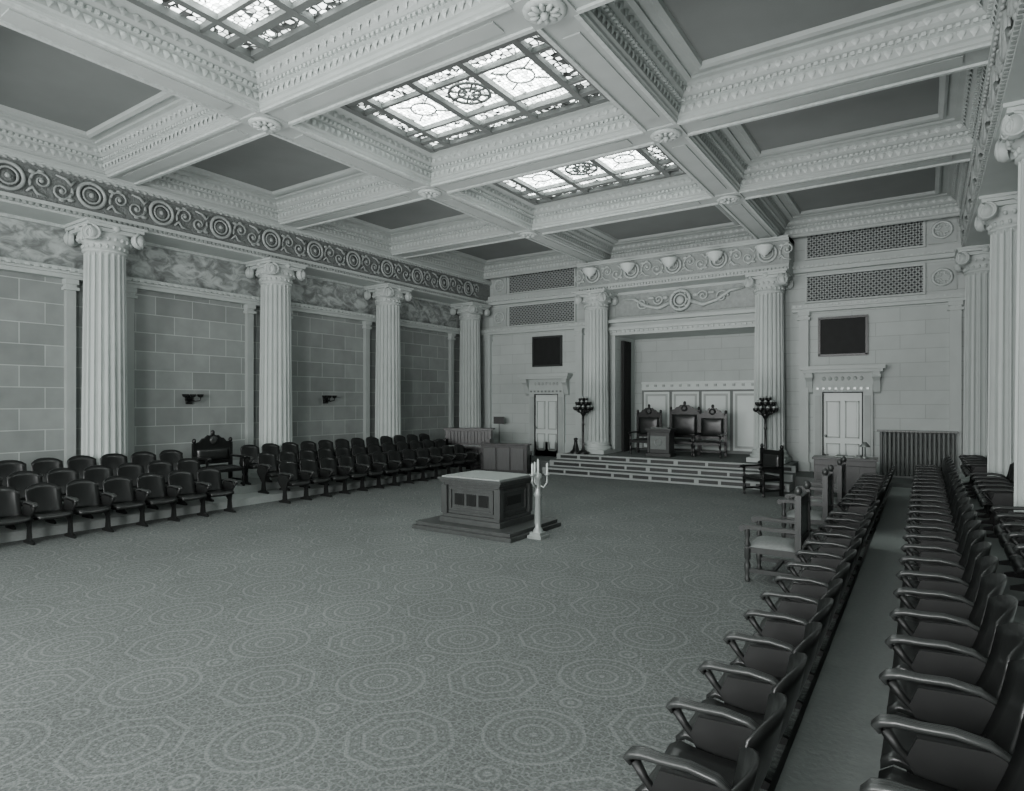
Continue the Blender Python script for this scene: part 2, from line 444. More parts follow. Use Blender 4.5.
# skylights
for (i,j,x0,x1,y0,y1) in bays:
    if not(j==1 and i<len(ys)-2): continue
    s=MB(); a0,a1,c0,c1=x0+.40,x1-.40,y0+.40,y1-.40; z=ZB+.52
    gx=[a0,a0+.42]+[a0+.42+(a1-a0-.84)*k/3 for k in (1,2)]+[a1-.42,a1]
    gy=[c0,c0+.36,c0+.36+(c1-c0-.72)*.22,c1-.36-(c1-c0-.72)*.22,c1-.36,c1]
    for p in range(5):
        for q in range(5):
            border=p in(0,4) or q in(0,4)
            ctr=(p==2 and q==2)
            g=1 if border else (3 if ctr or q in(1,3) else 2)
            s.add([(gx[p],gy[q],z+.05),(gx[p],gy[q+1],z+.05),(gx[p+1],gy[q+1],z+.05),(gx[p+1],gy[q],z+.05)],[(0,1,2,3)],g)
    for k,x in enumerate(gx): s.b2(x-.055,x+.055,c0,c1,z-.05 if 0<k<5 else z-.07,z+.04,0)
    for k,y in enumerate(gy):
        w=.055 if k not in(2,3) else .03
        s.b2(a0,a1,y-w,y+w,z-.045,z+.038,0)
    cx,cyy=(a0+a1)/2,(c0+c1)/2
    s.lathe([(.36,0),(.36,-.03),(.32,-.03),(.32,0)],(cx,cyy,z+.045),24,0,cap=False)
    s.lathe([(.2,0),(.2,-.03),(.17,-.03),(.17,0)],(cx,cyy,z+.045),20,0,cap=False)
    for k in range(8):
        a=pi*k/4; s.tube([(cx+.06*math.cos(a),cyy+.06*math.sin(a),z+.03),(cx+.33*math.cos(a),cyy+.33*math.sin(a),z+.03)],.02,5,0)
    for p in (1,3):
        mx=(gx[p]+gx[p+1])/2
        s.tube([(mx+.22*math.cos(2*pi*k/16),cyy+.22*math.sin(2*pi*k/16),z+.035) for k in range(16)],.016,4,0,closed=True)
        for k in range(4):
            a=pi/4+pi*k/2; s.tube([(mx+.22*math.cos(a),cyy+.22*math.sin(a),z+.035),(mx+.5*math.cos(a),cyy+.42*math.sin(a),z+.035)],.014,4,0)
    for q in (0,4):
        yy=(gy[q]+gy[q+1])/2
        for k in range(9):
            xx=a0+.25+(a1-a0-.5)*k/8; s.tube([(xx+.11*math.cos(2*pi*t/10),yy+.11*math.sin(2*pi*t/10),z+.035) for t in range(10)],.014,4,0,closed=True)
    s.obj('skylight',[M_frame,G_out,G_mid,G_ctr],recalc=False)

# ------------------------------------------------------------------ entablatures
def frieze_unit(bb,T,L=1.34,m=1):
    R=.235
    bb.tube([(R*math.cos(2*pi*k/22),-.03,R*math.sin(2*pi*k/22)) for k in range(22)],.035,6,m,T,closed=True)
    bb.tube([(.15*math.cos(2*pi*k/16),-.03,.15*math.sin(2*pi*k/16)) for k in range(16)],.022,5,m,T,closed=True)
    bb.lathe([(.13,0),(.13,.01),(.05,.012)],(0,0,0),16,2,T@Matrix.Rotation(pi/2,4,'X'))
    bb.ball((0,-.03,0),(.05,.03,.05),m,8,5,T)
    for sx in(-1,1):
        cx=sx*(L/2-.16)
        bb.tube(spiral(cx,.05*sx,.17,1.5,pi if sx>0 else 0,-1,-.02,18),[.026-.0008*k for k in range(18)],5,m,T)
        bb.tube([(sx*.28,-.02,-.2*sx),(sx*.36,-.03,-.1*sx),(sx*.44,-.02,-.2*sx),(sx*.6,-.02,-.23*sx)],[.02,.035,.03,.015],5,m,T)
        bb.ball((sx*.36,-.02,.18*sx),(.07,.03,.04),m,7,4,T)
        bb.ball((sx*.50,-.02,.22*sx),(.06,.025,.03),m,7,4,T)
        bb.ball((sx*.33,-.02,-.02),(.03,.02,.08),m,7,4,T)
        bb.ball((cx,-.02,.05*sx),(.045,.03,.045),m,7,4,T)
def entab(name,length,rz,loc,depth,units,off):
    b=MB()
    b.b2(0,length,0,depth,5.80,5.90,0); b.b2(0,length,-.04,depth,5.90,5.97,0)
    b.b2(0,length,.02,depth,5.97,6.60,2)
    b.b2(0,length,-.05,depth,6.60,6.66,0); b.b2(0,length,-.08,depth,6.66,6.70,0); b.b2(0,length,-.05,depth,6.70,6.755,0)
    n=int(length/.1)
    for k in range(n): b.b2(k*.1+.02,k*.1+.075,-.05,0,5.84,5.895,1)
    for k in range(int(length/.14)): b.ball((k*.14+.07,-.05,6.60),(.05,.03,.03),1,6,4)
    for k in range(units): frieze_unit(b,TR(off+k*1.34,.0,6.28))
    b.obj(name,[M_plaster,M_frzo,M_frz],loc,rz)
Llen=YF-YB
entab('entablature_left',Llen,pi/2,(EX0,YB,0),EX0-XL,18,.63+.6)
entab('entablature_right',Llen,-pi/2,(EX1,YF,0),XR-EX1,18,.9)
b=MB()
b.b2(EX0,EX1,18.55,YF,7.16,ZT,0); b.b2(EX0,EX1,18.62,YF,7.05,7.16,0); b.b2(EX0,EX1,18.72,YF,6.98,7.05,0)
for k in range(int((EX1-EX0)/.14)):
    b.b2(EX0+k*.14+.02,EX0+k*.14+.09,18.50,18.56,7.2,7.3,1)
    b.ball((EX0+k*.14+.07,18.62,7.1),(.05,.03,.04),1,6,4)
for x0,x1 in ((EX0,-9.45),(-3.1,EX1)):
    b.b2(x0,x1,18.8,YF,5.82,5.92,0); b.b2(x0,x1,18.72,YF,5.92,6.0,0); b.b2(x0,x1,18.84,YF,6.0,6.14,0)
    for k in range(int((x1-x0)/.12)): b.b2(x0+k*.12+.02,x0+k*.12+.08,18.68,18.74,5.93,5.98,1)
b.obj('trim_cornice_far',[M_plaster,M_orn])
b=MB(); b.T=Matrix.Translation((-9.5,18.15,0)); L=6.42
b.b2(0,L,0,.85,5.80,5.90,0); b.b2(0,L,-.05,.85,5.90,5.98,0); b.b2(0,L,.02,.85,5.98,6.74,2)
b.b2(0,L,-.06,.85,6.62,6.68,0); b.b2(0,L,-.1,.85,6.68,6.74,0)
for k in range(int(L/.1)): b.b2(k*.1+.02,k*.1+.075,-.07,0,5.84,5.895,1)
for k in range(5):
    frieze_unit(b,TR(.55+k*1.33,.0,6.32),1.34)
b.obj('entablature_stage',[M_plaster,M_orn,M_frzo])
bm_=MB()
bm_.lathe([(.02,-.2),(.05,-.19),(.1,-.15),(.18,-.07),(.22,.02),(.24,.03),(.24,.06),(.2,.06),(.15,.0),(.02,-.03)],seg=20,m=0)
bm_.ball((0,0,-.21),.03,0,8,5); bm_.b2(-.05,.05,.0,.27,-.1,-.03,1); bm_.ball((0,0,.02),(.15,.15,.06),2,12,6)
bme=bm_.mesh('uplight_bowl',[M_lamp,M_brass,M_lamp])
for X in (-8.95,-7.66,-6.34,-5.0,-3.66): inst('uplight_bowl',bme,(X,17.9,6.42))

# ------------------------------------------------------------------ columns
def column_mesh(z0,ztop=5.8):
    b=MB(); H=ztop-z0
    b.b2(-.5,.5,-.5,.5,0,.12,0)
    b.lathe([(.49,.12),(.51,.16),(.49,.2),(.45,.22),(.44,.25),(.46,.28),(.44,.32),(.42,.34)],seg=32)
    NF=20; zs=[.34,.42,.6,H*.35,H*.65,H-.75,H-.62,H-.56]
    prof=[]
    for k,z in enumerate(zs):
        t=(z-.34)/(H-.9); r=.41-.045*max(0,t)**1.3
        g=0 if k in(0,len(zs)-1) else 1
        for f in range(NF):
            for q,dd in ((0,0),(.16,0),(.26,.65),(.58,1),(.9,.65)):
                a=2*pi*(f+q)/NF; prof.append(((r-dd*.065*g)*math.cos(a),(r-dd*.065*g)*math.sin(a),z))
    S=NF*5; fs=[]
    for i in range(len(zs)-1):
        for k in range(S):
            k2=(k+1)%S; fs.append((i*S+k,i*S+k2,(i+1)*S+k2,(i+1)*S+k))
    b.add(prof,fs,0,False)
    b.lathe([(.36,H-.57),(.40,H-.55),(.40,H-.52),(.37,H-.50),(.38,H-.44),(.38,H-.38),(.44,H-.33),(.49,H-.26),(.46,H-.18),(.46,H-.1)],seg=32)
    for k in range(22):
        a=2*pi*k/22; b.ball((.455*math.cos(a),.455*math.sin(a),H-.30),(.04,.04,.055),0,6,4)
    for k in range(20):
        a=2*pi*k/20; b.ball((.385*math.cos(a),.385*math.sin(a),H-.45),(.03,.03,.045),0,6,4)
    for f in range(4):
        T0=Matrix.Rotation(f*pi/2,4,'Z')
        b.b2(-.40,.40,-.50,-.40,H-.19,H-.12,0,T0)
        for sx in(-1,1):
            T=T0@TR(sx*.43,-.46,H-.26,sx*pi/9)
            b.lathe([(.13,-.06),(.155,0),(.13,.05)],(0,0,0),18,0,T@Matrix.Rotation(pi/2,4,'X'))
            b.tube(spiral(0,0,.15,2.1,pi/2,sx,-.05,28,.1),[.022-.0004*k for k in range(28)],5,0,T)
            b.ball((0,-.06,0),(.03,.03,.03),0,7,4,T)
        b.ball((0,-.5,H-.1),(.08,.05,.07),0,8,5,T0)
    b.b2(-.52,.52,-.52,.52,H-.11,H-.05,0); b.b2(-.56,.56,-.56,.56,H-.05,H,0)
    return b.mesh('ionic_column',[M_column])
mL=column_mesh(.3); mR=column_mesh(.4); mS=column_mesh(.56)
for y in CY[:5]:
    inst('ionic_column',mL,(-14.0,y,.3)); inst('ionic_column',mR,(RCX,y,.4))
inst('ionic_column',mL,(-14.0,18.2,.3)); inst('ionic_column',column_mesh(.3),(1.15,18.2,.3))
for x in (-8.97,-3.64): inst('ionic_column',mS,(x,18.42,.56))

def wall_trim(name,x_wall,sgn):
    b=MB()
    for y in CY:
        for s in(-1,1):
            yy=y+.12+s*.56
            if yy>YF-.1: continue
            xa,xb=sorted((x_wall,x_wall+sgn*.12))
            b.b2(xa,xb,yy-.085,yy+.085,.3,4.5,2)
            xa2,xb2=sorted((x_wall,x_wall+sgn*.17))
            b.b2(xa2,xb2,yy-.13,yy+.13,4.5,4.56,0); b.b2(xa2,xb2,yy-.12,yy+.12,4.62,4.72,0); b.b2(xa,xb,yy-.1,yy+.1,4.56,4.62,1)
            b.b2(xa2,xb2,yy-.12,yy+.12,.3,.55,0)
    yl=[YB]+CY
    for i in range(len(yl)):
        y0=yl[i]; y1=CY[i] if i<len(CY) else YF
        def bb(y0,y1,d,z0,z1,m):
            xa,xb=sorted((x_wall,x_wall+sgn*d)); b.b2(xa,xb,y0,y1,z0,z1,m)
        bb(y0,y1,.2,4.72,4.80,0); bb(y0,y1,.26,4.80,4.86,0); bb(y0,y1,.32,4.86,4.92,0)
        for k in range(int((y1-y0)/.15)):
            bb(y0+k*.15+.03,y0+k*.15+.11,.34,4.84,4.9,1)
    xa,xb=sorted((x_wall,x_wall+sgn*.08)); b.b2(xa,xb,YB,YF-.3,5.74,5.8,1)
    xa,xb=sorted((x_wall,x_wall+sgn*.06)); b.b2(xa,xb,YB,YF-.3,.0,.75,2)
    b.obj(name,[M_plaster,M_orn,M_beam])
wall_trim('trim_left',XL,1); wall_trim('trim_right',XR,-1)

# far wall trim
b=MB()
for x in (-9.85,-2.82,-13.7,.62):
    b.b2(x-.12,x+.12,YF-.14,YF,.3,4.5,0); b.b2(x-.17,x+.17,YF-.19,YF,4.5,4.56,0); b.b2(x-.15,x+.15,YF-.18,YF,4.62,4.72,0); b.b2(x-.12,x+.12,YF-.14,YF,4.56,4.62,1)
    b.b2(x-.16,x+.16,YF-.18,YF,.3,.55,0)
for x0,x1 in((XL,-9.5),(-3.1,XR)):
    b.b2(x0,x1,YF-.2,YF,4.72,4.80,0); b.b2(x0,x1,YF-.28,YF,4.80,4.92,0)
    for k in range(int((x1-x0)/.15)): b.b2(x0+k*.15+.03,x0+k*.15+.11,YF-.31,YF-.2,4.84,4.89,1)
    b.b2(x0,x1,YF-.06,YF,.3,.8,0)
b.b2(AX0-.15,AX1+.15,YF-.22,YF,AZ,AZ+.16,0); b.b2(AX0-.2,AX1+.2,YF-.3,YF,AZ+.16,AZ+.26,0); b.b2(AX0-.2,AX1+.2,YF-.36,YF,AZ+.40,AZ+.5,0); b.b2(AX0-.15,AX1+.15,YF-.12,YF,AZ+.26,AZ+.40,0)
for k in range(30): b.b2(AX0-.15+k*.157,AX0-.06+k*.157,YF-.27,YF-.2,AZ+.08,AZ+.14,1)
b.b2(AX0-.12,AX0+.0,YF-.15,YF,.56,AZ,0); b.b2(AX1,AX1+.12,YF-.15,YF,.56,AZ,0)
b.b2(AX0-.05,AX1+.05,YF-.05,YF,5.02,5.72,3)
b.b2(AX0-.1,AX1+.1,YF-.1,YF,5.72,5.8,0)
cx=-6.32
T=TR(cx,YF-.1,5.38)
b.tube([(.3*math.cos(2*pi*k/24),-.05,.3*math.sin(2*pi*k/24)) for k in range(24)],.055,6,1,T,closed=True)
b.tube([(.19*math.cos(2*pi*k/18),-.05,.19*math.sin(2*pi*k/18)) for k in range(18)],.03,6,1,T,closed=True)
b.ball((0,-.05,0),(.13,.07,.13),1,12,6,T)
for k in range(8):
    a=2*pi*k/8; b.ball((.25*math.cos(a),-.1,.25*math.sin(a)),.035,1,6,4,T)
for sx in(-1,1):
    b.tube([(sx*.34,-.03,-.05),(sx*.7,-.05,-.2),(sx*1.1,-.05,-.1),(sx*1.5,-.05,.15),(sx*1.9,-.03,.2)],[.07,.06,.05,.045,.03],6,1,T)
    b.tube(spiral(sx*1.25,0,.2,1.5,0,sx,-.03,20),.03,5,1,T)
    b.tube(spiral(sx*.7,.08,.17,1.5,pi,-sx,-.03,20),.03,5,1,T)
    b.ball((sx*.48,-.04,.12),(.1,.05,.06),1,8,4,T); b.ball((sx*.95,-.04,.15),(.12,.04,.05),1,8,4,T)
b.obj('trim_far',[M_plaster,M_orn,M_beam,M_frzo])

# alcove back wainscot
b=MB(); y=YF+1.5
b.b2(AX0+.3,AX1,y-.05,y,.56,2.62,2); b.b2(AX0+.3,AX1,y-.09,y,2.62,2.70,0); b.b2(AX0+.3,AX1,y-.12,y,2.84,2.90,0); b.b2(AX0+.3,AX1,y-.06,y,2.70,2.84,0)
for k in range(14): b.box(AX0+.5+k*.29,y-.08,2.77,.08,.05,.08,3)
for k in range(4):
    x0=AX0+.38+k*1.0
    b.b2(x0,x0+.9,y-.075,y-.05,.66,2.56,0)
    for (a0,a1,c0,c1) in ((x0+.06,x0+.84,2.42,2.49),(x0+.06,x0+.84,.74,.81),(x0+.06,x0+.13,.81,2.42),(x0+.77,x0+.84,.81,2.42)):
        b.b2(a0,a1,y-.09,y-.075,c0,c1,3)
b.obj('trim_wainscot_alcove',[M_door,M_brass,M_panel,M_beam])
b=MB()
for k in range(6): b.lathe([(.055,0),(.05,1.8),(.06,3.7)],(AX0+.07,YF+.35+k*.11,.56),8,0)
b.obj('stage_curtain',[M_curt])

# grilles
def grille(x0,x1,z0,z1):
    b=MB(); y=YF-.02
    b.b2(x0,x1,y,YF+.0,z0,z1,1)
    st=.13; w=.018
    def diag(sg):
        W=x1-x0;H=z1-z0;c=-H
        while c<W:
            t0=max(0,-c); t1=min(H,W-c)
            if t1-t0>.03:
                pa=(x0+c+t0, z0+t0 if sg>0 else z1-t0); pb=(x0+c+t1, z0+t1 if sg>0 else z1-t1)
                L=math.hypot(pb[0]-pa[0],pb[1]-pa[1]); ang=math.atan2(pb[1]-pa[1],pb[0]-pa[0])
                T=TR((pa[0]+pb[0])/2,y-.03,(pa[1]+pb[1])/2,0,0,-ang)
                b.b2(-L/2,L/2,-.01,.01,-w,w,0,T)
            c+=st
    diag(1); diag(-1)
    f=.05
    b.b2(x0-f,x1+f,y-.06,y+.02,z1,z1+f,2); b.b2(x0-f,x1+f,y-.06,y+.02,z0-f,z0,2); b.b2(x0-f,x0,y-.06,y+.02,z0,z1,2); b.b2(x1,x1+f,y-.06,y+.02,z0,z1,2)
    b.obj('organ_grille',[M_grille,M_gback,M_plaster])
for z0,z1 in((5.02,5.7),(6.22,6.9)):
    grille(-2.75,-.05,z0,z1); grille(-12.75,-10.05,z0,z1)
b=MB()
for x in(.35,-13.2):
    for z in(5.36,6.55):
        T=TR(x,YF-.02,z)
        b.b2(-.3,.3,-.02,.02,-.33,.33,0,T)
        b.tube([(.2*math.cos(2*pi*k/16),-.05,.2*math.sin(2*pi*k/16)) for k in range(16)],.035,6,1,T,closed=True)
        for sx in(-1,1):
            for sz in(-1,1): b.tube(spiral(sx*.1,sz*.1,.09,1.3,0,sx*sz,-.04,14),.018,5,1,T)
b.obj('trim_end_panels',[M_beam,M_orn])

# doors
def door(n,x,z0=.3):
    b=MB(); y=YF; w=.95; h=2.2
    b.b2(x-w/2,x+w/2,y-.06,y,z0,z0+h,1)
    for (px,pw) in((-.23,.34),(.23,.34)):
        for (pz,ph) in((.5,.6),(1.45,1.0)):
            X0,X1,Z0,Z1=x+px-pw/2,x+px+pw/2,z0+pz-ph/2,z0+pz+ph/2
            for a in((X0,X1,Z0,Z0+.03),(X0,X1,Z1-.03,Z1),(X0,X0+.03,Z0,Z1),(X1-.03,X1,Z0,Z1)): b.b2(a[0],a[1],y-.09,y-.05,a[2],a[3],3)
            b.b2(X0+.07,X1-.07,y-.08,y-.05,Z0+.07,Z1-.07,1)
    b.ball((x-.4,y-.12,z0+1.0),.035,2,8,6)
    for s in(-1,1):
        X=x+s*(w/2+.12); b.b2(X-.12,X+.12,y-.12,y,z0,z0+h,0); b.b2(X-.07,X+.07,y-.15,y,z0+.15,z0+h-.1,3)
        b.b2(x+s*w/2-.015,x+s*w/2+.015,y-.13,y,z0,z0+h,4)
        Xc=x+s*(w/2+.33)
        b.prism([(y-.02,3.02),(y-.3,3.02),(y-.3,2.9),(y-.2,2.78),(y-.14,2.62),(y-.1,2.5),(y-.02,2.45)],Xc-.08,Xc+.08,0)
        b.lathe([(.07,-.1),(.07,.1)],(0,0,0),12,0,T=TR(Xc,y-.24,2.92,0,0,pi/2))
    b.b2(x-w/2-.24,x+w/2+.24,y-.14,y,z0+h,z0+h+.18,0); b.b2(x-w/2,x+w/2,y-.13,y,z0+h-.03,z0+h,4)
    for k in range(9): b.box(x-.6+k*.15,y-.15,z0+h+.09,.06,.03,.06,2)
    b.b2(x-w/2-.3,x+w/2+.3,y-.1,y,2.68,3.02,0)
    for k in range(7): b.ball((x-.45+k*.15,y-.1,2.86),(.05,.03,.06),3,7,4)
    b.b2(x-w/2-.48,x+w/2+.48,y-.34,y,3.02,3.1,0); b.b2(x-w/2-.54,x+w/2+.54,y-.4,y,3.1,3.2,0)
    b.obj('door_%d'%n,[M_plaster,M_door,M_brass,M_beam,M_gback])
    b=MB(); b.b2(x-.55,x+.55,y-.05,y,3.52,4.5,1)
    for a in((x-.6,x+.6,3.47,3.53),(x-.6,x+.6,4.49,4.55),(x-.6,x-.54,3.5,4.5),(x+.54,x+.6,3.5,4.5)): b.b2(a[0],a[1],y-.08,y,a[2],a[3],0)
    b.obj('slate_board',[M_wood,M_board])
door(1,-11.15); door(2,-1.87)

# ------------------------------------------------------------------ theatre chairs
def th_chair(end=False):
    b=MB()
    W=.245
    def back(u,v):
        x=(u*2-1)*W; top=.90-.08*abs(u*2-1)**3; z=.38+(top-.38)*v
        y=-.22+1.3*x*x-(z-.38)*.30-.02*math.sin(v*pi)
        return (x,y,z)
    b.sheet(back,8,6,(0,-.02,0),0)
    def seat(u,v):
        x=(u*2-1)*.235; y=-.20+.42*v
        z=.43+.02*(u*2-1)**2-.02*math.sin(v*pi)+.03*v-(.05*max(0,(v-.85)/.15)**2)
        return (x,y,z)
    b.sheet(seat,6,8,(0,0,-.04),1)
    b.b2(-.2,.2,-.15,.12,.36,.40,3)
    for x in ([.28,-.28] if end else [.28]):
        poly=[(-.20,0),(.17,0),(.17,.035),(.06,.07),(.035,.25),(.07,.40),(.12,.50),(.08,.60),(-.22,.62),(-.25,.48),(-.2,.40),(-.06,.25),(-.08,.07),(-.20,.035)]
        b.prism(poly,x-.017,x+.017,3)
        ap=[(x,-.24,.60),(x,-.17,.64),(x,-.05,.655),(x,.07,.645),(x,.16,.645),(x,.21,.635),(x,.235,.61),(x,.215,.585)]
        aw=[.020,.026,.028,.028,.032,.034,.030,.020]
        for off in(-.016,.0,.016):
            b.tube([(p[0]+off*(w/.03),p[1],p[2]) for p,w in zip(ap,aw)],[w*.65 for w in aw],7,2)
        b.tube([(x,.20,.60),(x,.15,.53),(x,.09,.47),(x,.05,.38)],[.026,.02,.018,.014],6,3)
    b.b2(-.27,-.22,-.24,-.18,.42,.46,3); b.b2(.22,.27,-.24,-.18,.42,.46,3)
    return b.mesh('theater_chair',[M_dark,M_seat,M_arm,M_iron])
cA=th_chair(); cE=th_chair(True)
P=.565
def row(x,y0,y1,z,face):
    n=int((y1-y0)/P)
    for k in range(n):
        y=y0+P*(k+.5)
        end=(k==n-1) if face=='R' else (k==0)
        inst('theater_chair',cE if end else cA,(x,y,z),-pi/2 if face=='R' else pi/2)
for (x,z) in((-11.75,0),(-12.52,.15),(-13.20,.30)):
    row(x,-4.0,7.5,z,'R')
    row(x,8.6,15.5,z,'R')
row(-.91,-2.4,10.3,0,'L'); row(-.91,11.0,15.6,0,'L')
row(.05,-2.45,16.4,.2,'L')
for a,c in((6.65,9.35),(10.6,13.4),(14.65,17.3)): row(.86,a,c,.4,'L')

# ------------------------------------------------------------------ armchairs / thrones
def leg_turned(b,x,y,h,m=0,r=.035):
    b.lathe([(r*.8,0),(r*1.1,.03),(r*.6,.06),(r,.12),(r*1.15,h*.5),(r*.65,h*.62),(r*1.1,h*.7),(r*1.1,h)],(x,y,0),10,m)
def armchair_mesh(w=.72,d=.62,h=1.1,crest=False,name='officer_armchair',mats=None):
    b=MB(); sx=w/2-.04
    for x in(-sx,sx):
        leg_turned(b,x,d/2-.04,.42)
        b.b2(x-.035,x+.035,-d/2,-d/2+.07,0,h,0)
        b.lathe([(.03,0),(.04,.03),(.02,.08),(.035,.14),(.03,.22)],(x,d/2-.04,.44),10,0)
        b.prism([(-d/2+.03,.66),(-d/2+.03,.71),(0,.70),(d/2-.05,.71),(d/2+.03,.70),(d/2+.05,.67),(d/2+.02,.63),(d/2-.06,.66)],x-.045,x+.045,0)
        b.b2(x-.02,x+.02,-d/2+.05,d/2-.06,.12,.17,0)
        b.lathe([(.04,-.05),(.045,0),(.04,.05)],(0,0,0),12,0,T=TR(x,d/2+.015,.665,0,0,pi/2))
        b.ball((x,-d/2+.035,h+.05),(.045,.045,.06),0,10,6)
    b.b2(-sx,sx,-d/2+.02,d/2,.36,.43,0)
    def cush(u,v): return ((u*2-1)*(sx-.02),-d/2+.07+(d-.1)*v,.44+.06*(1-(u*2-1)**4)*(1-(v*2-1)**4)**.5)
    b.sheet(cush,8,8,(0,0,-.05),1)
    b.b2(-sx,sx,-d/2+.01,-d/2+.06,.52,.6,0); b.b2(-sx,sx,-d/2+.01,-d/2+.06,h-.14,h-.03,0)
    def bc(u,v): return ((u*2-1)*(sx-.06),-d/2+.07+.035*(1-(u*2-1)**4)*(1-(v*2-1)**4),.6+(h-.74)*v)
    b.sheet(bc,8,8,(0,-.05,0),1)
    b.b2(-sx,sx,-.02,.02,.13,.17,0)
    if crest:
        pts=[(-sx,h-.05)]+[(-sx+2*sx*k/14,h-.03+.2*math.sin(pi*k/14)**1.5+(.03 if k%2 else 0)) for k in range(15)]+[(sx,h-.05)]
        n=len(pts)
        vs=[(p[0],-d/2+.01,p[1]) for p in pts]+[(p[0],-d/2+.07,p[1]) for p in pts]
        fs=[tuple(range(n)),tuple(range(n,2*n))[::-1]]+[(i,(i+1)%n,n+(i+1)%n,n+i) for i in range(n)]
        b.add(vs,fs,0)
        b.lathe([(.09,0),(.1,.02),(.05,.035)],(0,0,0),14,2,T=TR(0,-d/2+.07,h+.06,0,-pi/2))
        b.ball((0,-d/2+.04,h+.22),(.05,.04,.07),0,8,6)
    return b.mesh(name,mats or [M_wood,M_cush,M_brass])
ac=armchair_mesh(.74,.66,1.12)
inst('officer_armchair',ac,(-1.56,8.4,0),pi/2)
inst('officer_armchair',ac,(-1.56,10.8,0),pi/2)
inst('officer_armchair',ac,(-1.55,12.6,0),pi/2)
inst('officer_armchair',armchair_mesh(.72,.62,1.1,mats=[M_dark,M_seat,M_wood]),(-3.25,15.7,0),pi*.8)
TM=[M_dark,M_seat,M_wood]
th=armchair_mesh(.86,.7,1.3,True,'throne_chair',TM)
th2=armchair_mesh(.98,.75,1.4,True,'throne_chair',TM)
inst('throne_chair',th,(-7.5,19.0,.56),pi); inst('throne_chair',th2,(-6.4,19.2,.56),pi); inst('throne_chair',th,(-5.45,19.0,.56),pi)
inst('throne_chair',armchair_mesh(.95,.6,1.0,True,'throne_chair',TM),(-13.3,8.0,.3),-pi/2)

def lectern(loc,rz,mats,w=.6,d=.45,h=1.0):
    b=MB()
    b.b2(-w/2-.04,w/2+.04,-d/2-.04,d/2+.04,0,.1,0); b.b2(-w/2,w/2,-d/2,d/2,.1,h-.1,0)
    b.b2(-w/2-.03,w/2+.03,-d/2-.03,d/2+.03,h-.1,h-.05,0); b.b2(-w/2-.06,w/2+.06,-d/2-.06,d/2+.06,h-.05,h,0)
    for s in(-1,1):
        b.b2(s*(w/2-.04)-.035,s*(w/2-.04)+.035,-d/2-.03,-d/2+.01,.12,h-.12,0)
    b.b2(-w/2+.1,w/2-.1,-d/2-.015,-d/2,.22,h-.22,1)
    b.tube([(.11*math.cos(2*pi*k/16),-d/2-.02,h*.52+.11*math.sin(2*pi*k/16)) for k in range(16)],.015,5,2,closed=True)
    b.b2(-w/2+.08,w/2-.08,-.15,.1,h,h+.03,1)
    return b.obj('lectern_pedestal',mats,loc,rz,.008)
lectern((-6.75,18.35,.56),0,[M_wood,M_cush,M_brass],.7,.45,.85)

def torchere(loc):
    b=MB()
    b.lathe([(.2,0),(.2,.05),(.13,.09),(.06,.14),(.04,.25),(.05,.3),(.035,.35),(.03,.9),(.045,.95),(.03,1.0),(.035,1.2),(.08,1.27),(.13,1.33),(.05,1.36)],seg=14)
    for rr,zz,n in((.26,1.42,9),(.2,1.58,8),(.09,1.70,4)):
        for k in range(n):
            a=2*pi*k/n+rr
            p=(rr*math.cos(a),rr*math.sin(a),zz)
            b.tube([(0,0,1.3),(p[0]*.6,p[1]*.6,1.33),p],[.015,.012,.012],5,0)
            b.lathe([(.02,-.03),(.06,.0),(.075,.06),(.06,.08)],p,8,0)
            b.ball((p[0],p[1],p[2]+.09),.045,1,7,5)
    return b.obj('floor_torchere',[M_dark,M_beam],loc)
torchere((-9.1,17.75,.56)); torchere((-3.6,17.75,.56))

# altar
b=MB()
b.b2(-1.05,1.05,-.82,.82,0,.07,0); b.b2(-1.0,1.0,-.77,.77,.07,.13,0)
w,d=.57,.46
b.b2(-w-.08,w+.08,-d-.08,d+.08,.13,.22,0); b.b2(-w-.04,w+.04,-d-.04,d+.04,.22,.28,0)
b.b2(-w,w,-d,d,.28,.82,0)
b.b2(-w-.03,w+.03,-d-.03,d+.03,.78,.83,0); b.b2(-w-.08,w+.08,-d-.08,d+.08,.83,.87,0); b.b2(-w-.11,w+.11,-d-.11,d+.11,.87,.91,0)
b.b2(-w-.05,w+.05,-d-.05,d+.05,.91,.935,1)
for sx in(-1,1):
    for sy in(-1,1): b.b2(sx*w-.06,sx*w+.06,sy*d-.06,sy*d+.06,.28,.78,0)
    for (y0,y1,z0,z1) in((-d+.1,d-.1,.34,.38),(-d+.1,d-.1,.70,.74),(-d+.1,-d+.14,.38,.70),(d-.14,d-.1,.38,.70)):
        xa,xb=sorted((sx*w,sx*(w+.03))); b.b2(xa,xb,y0,y1,z0,z1,0)
    b.b2(min(sx*w,sx*(w+.012)),max(sx*w,sx*(w+.012)),-.22,.22,.46,.62,2)
    for (x0,x1,z0,z1) in((-w+.1,w-.1,.34,.38),(-w+.1,w-.1,.70,.74),(-w+.1,-w+.14,.38,.70),(w-.14,w-.1,.38,.70)):
        ya,yb=sorted((sx*d,sx*(d+.03))); b.b2(x0,x1,ya,yb,z0,z1,0)
    ya,yb=sorted((sx*d,sx*(d+.02)))
    for k in range(3): b.b2(-.36+k*.26,-.16+k*.26,ya,yb,.44,.64,2)
b.obj('altar',[M_alt,M_light,M_dark],(-6.5,8.95,0),0,.008)

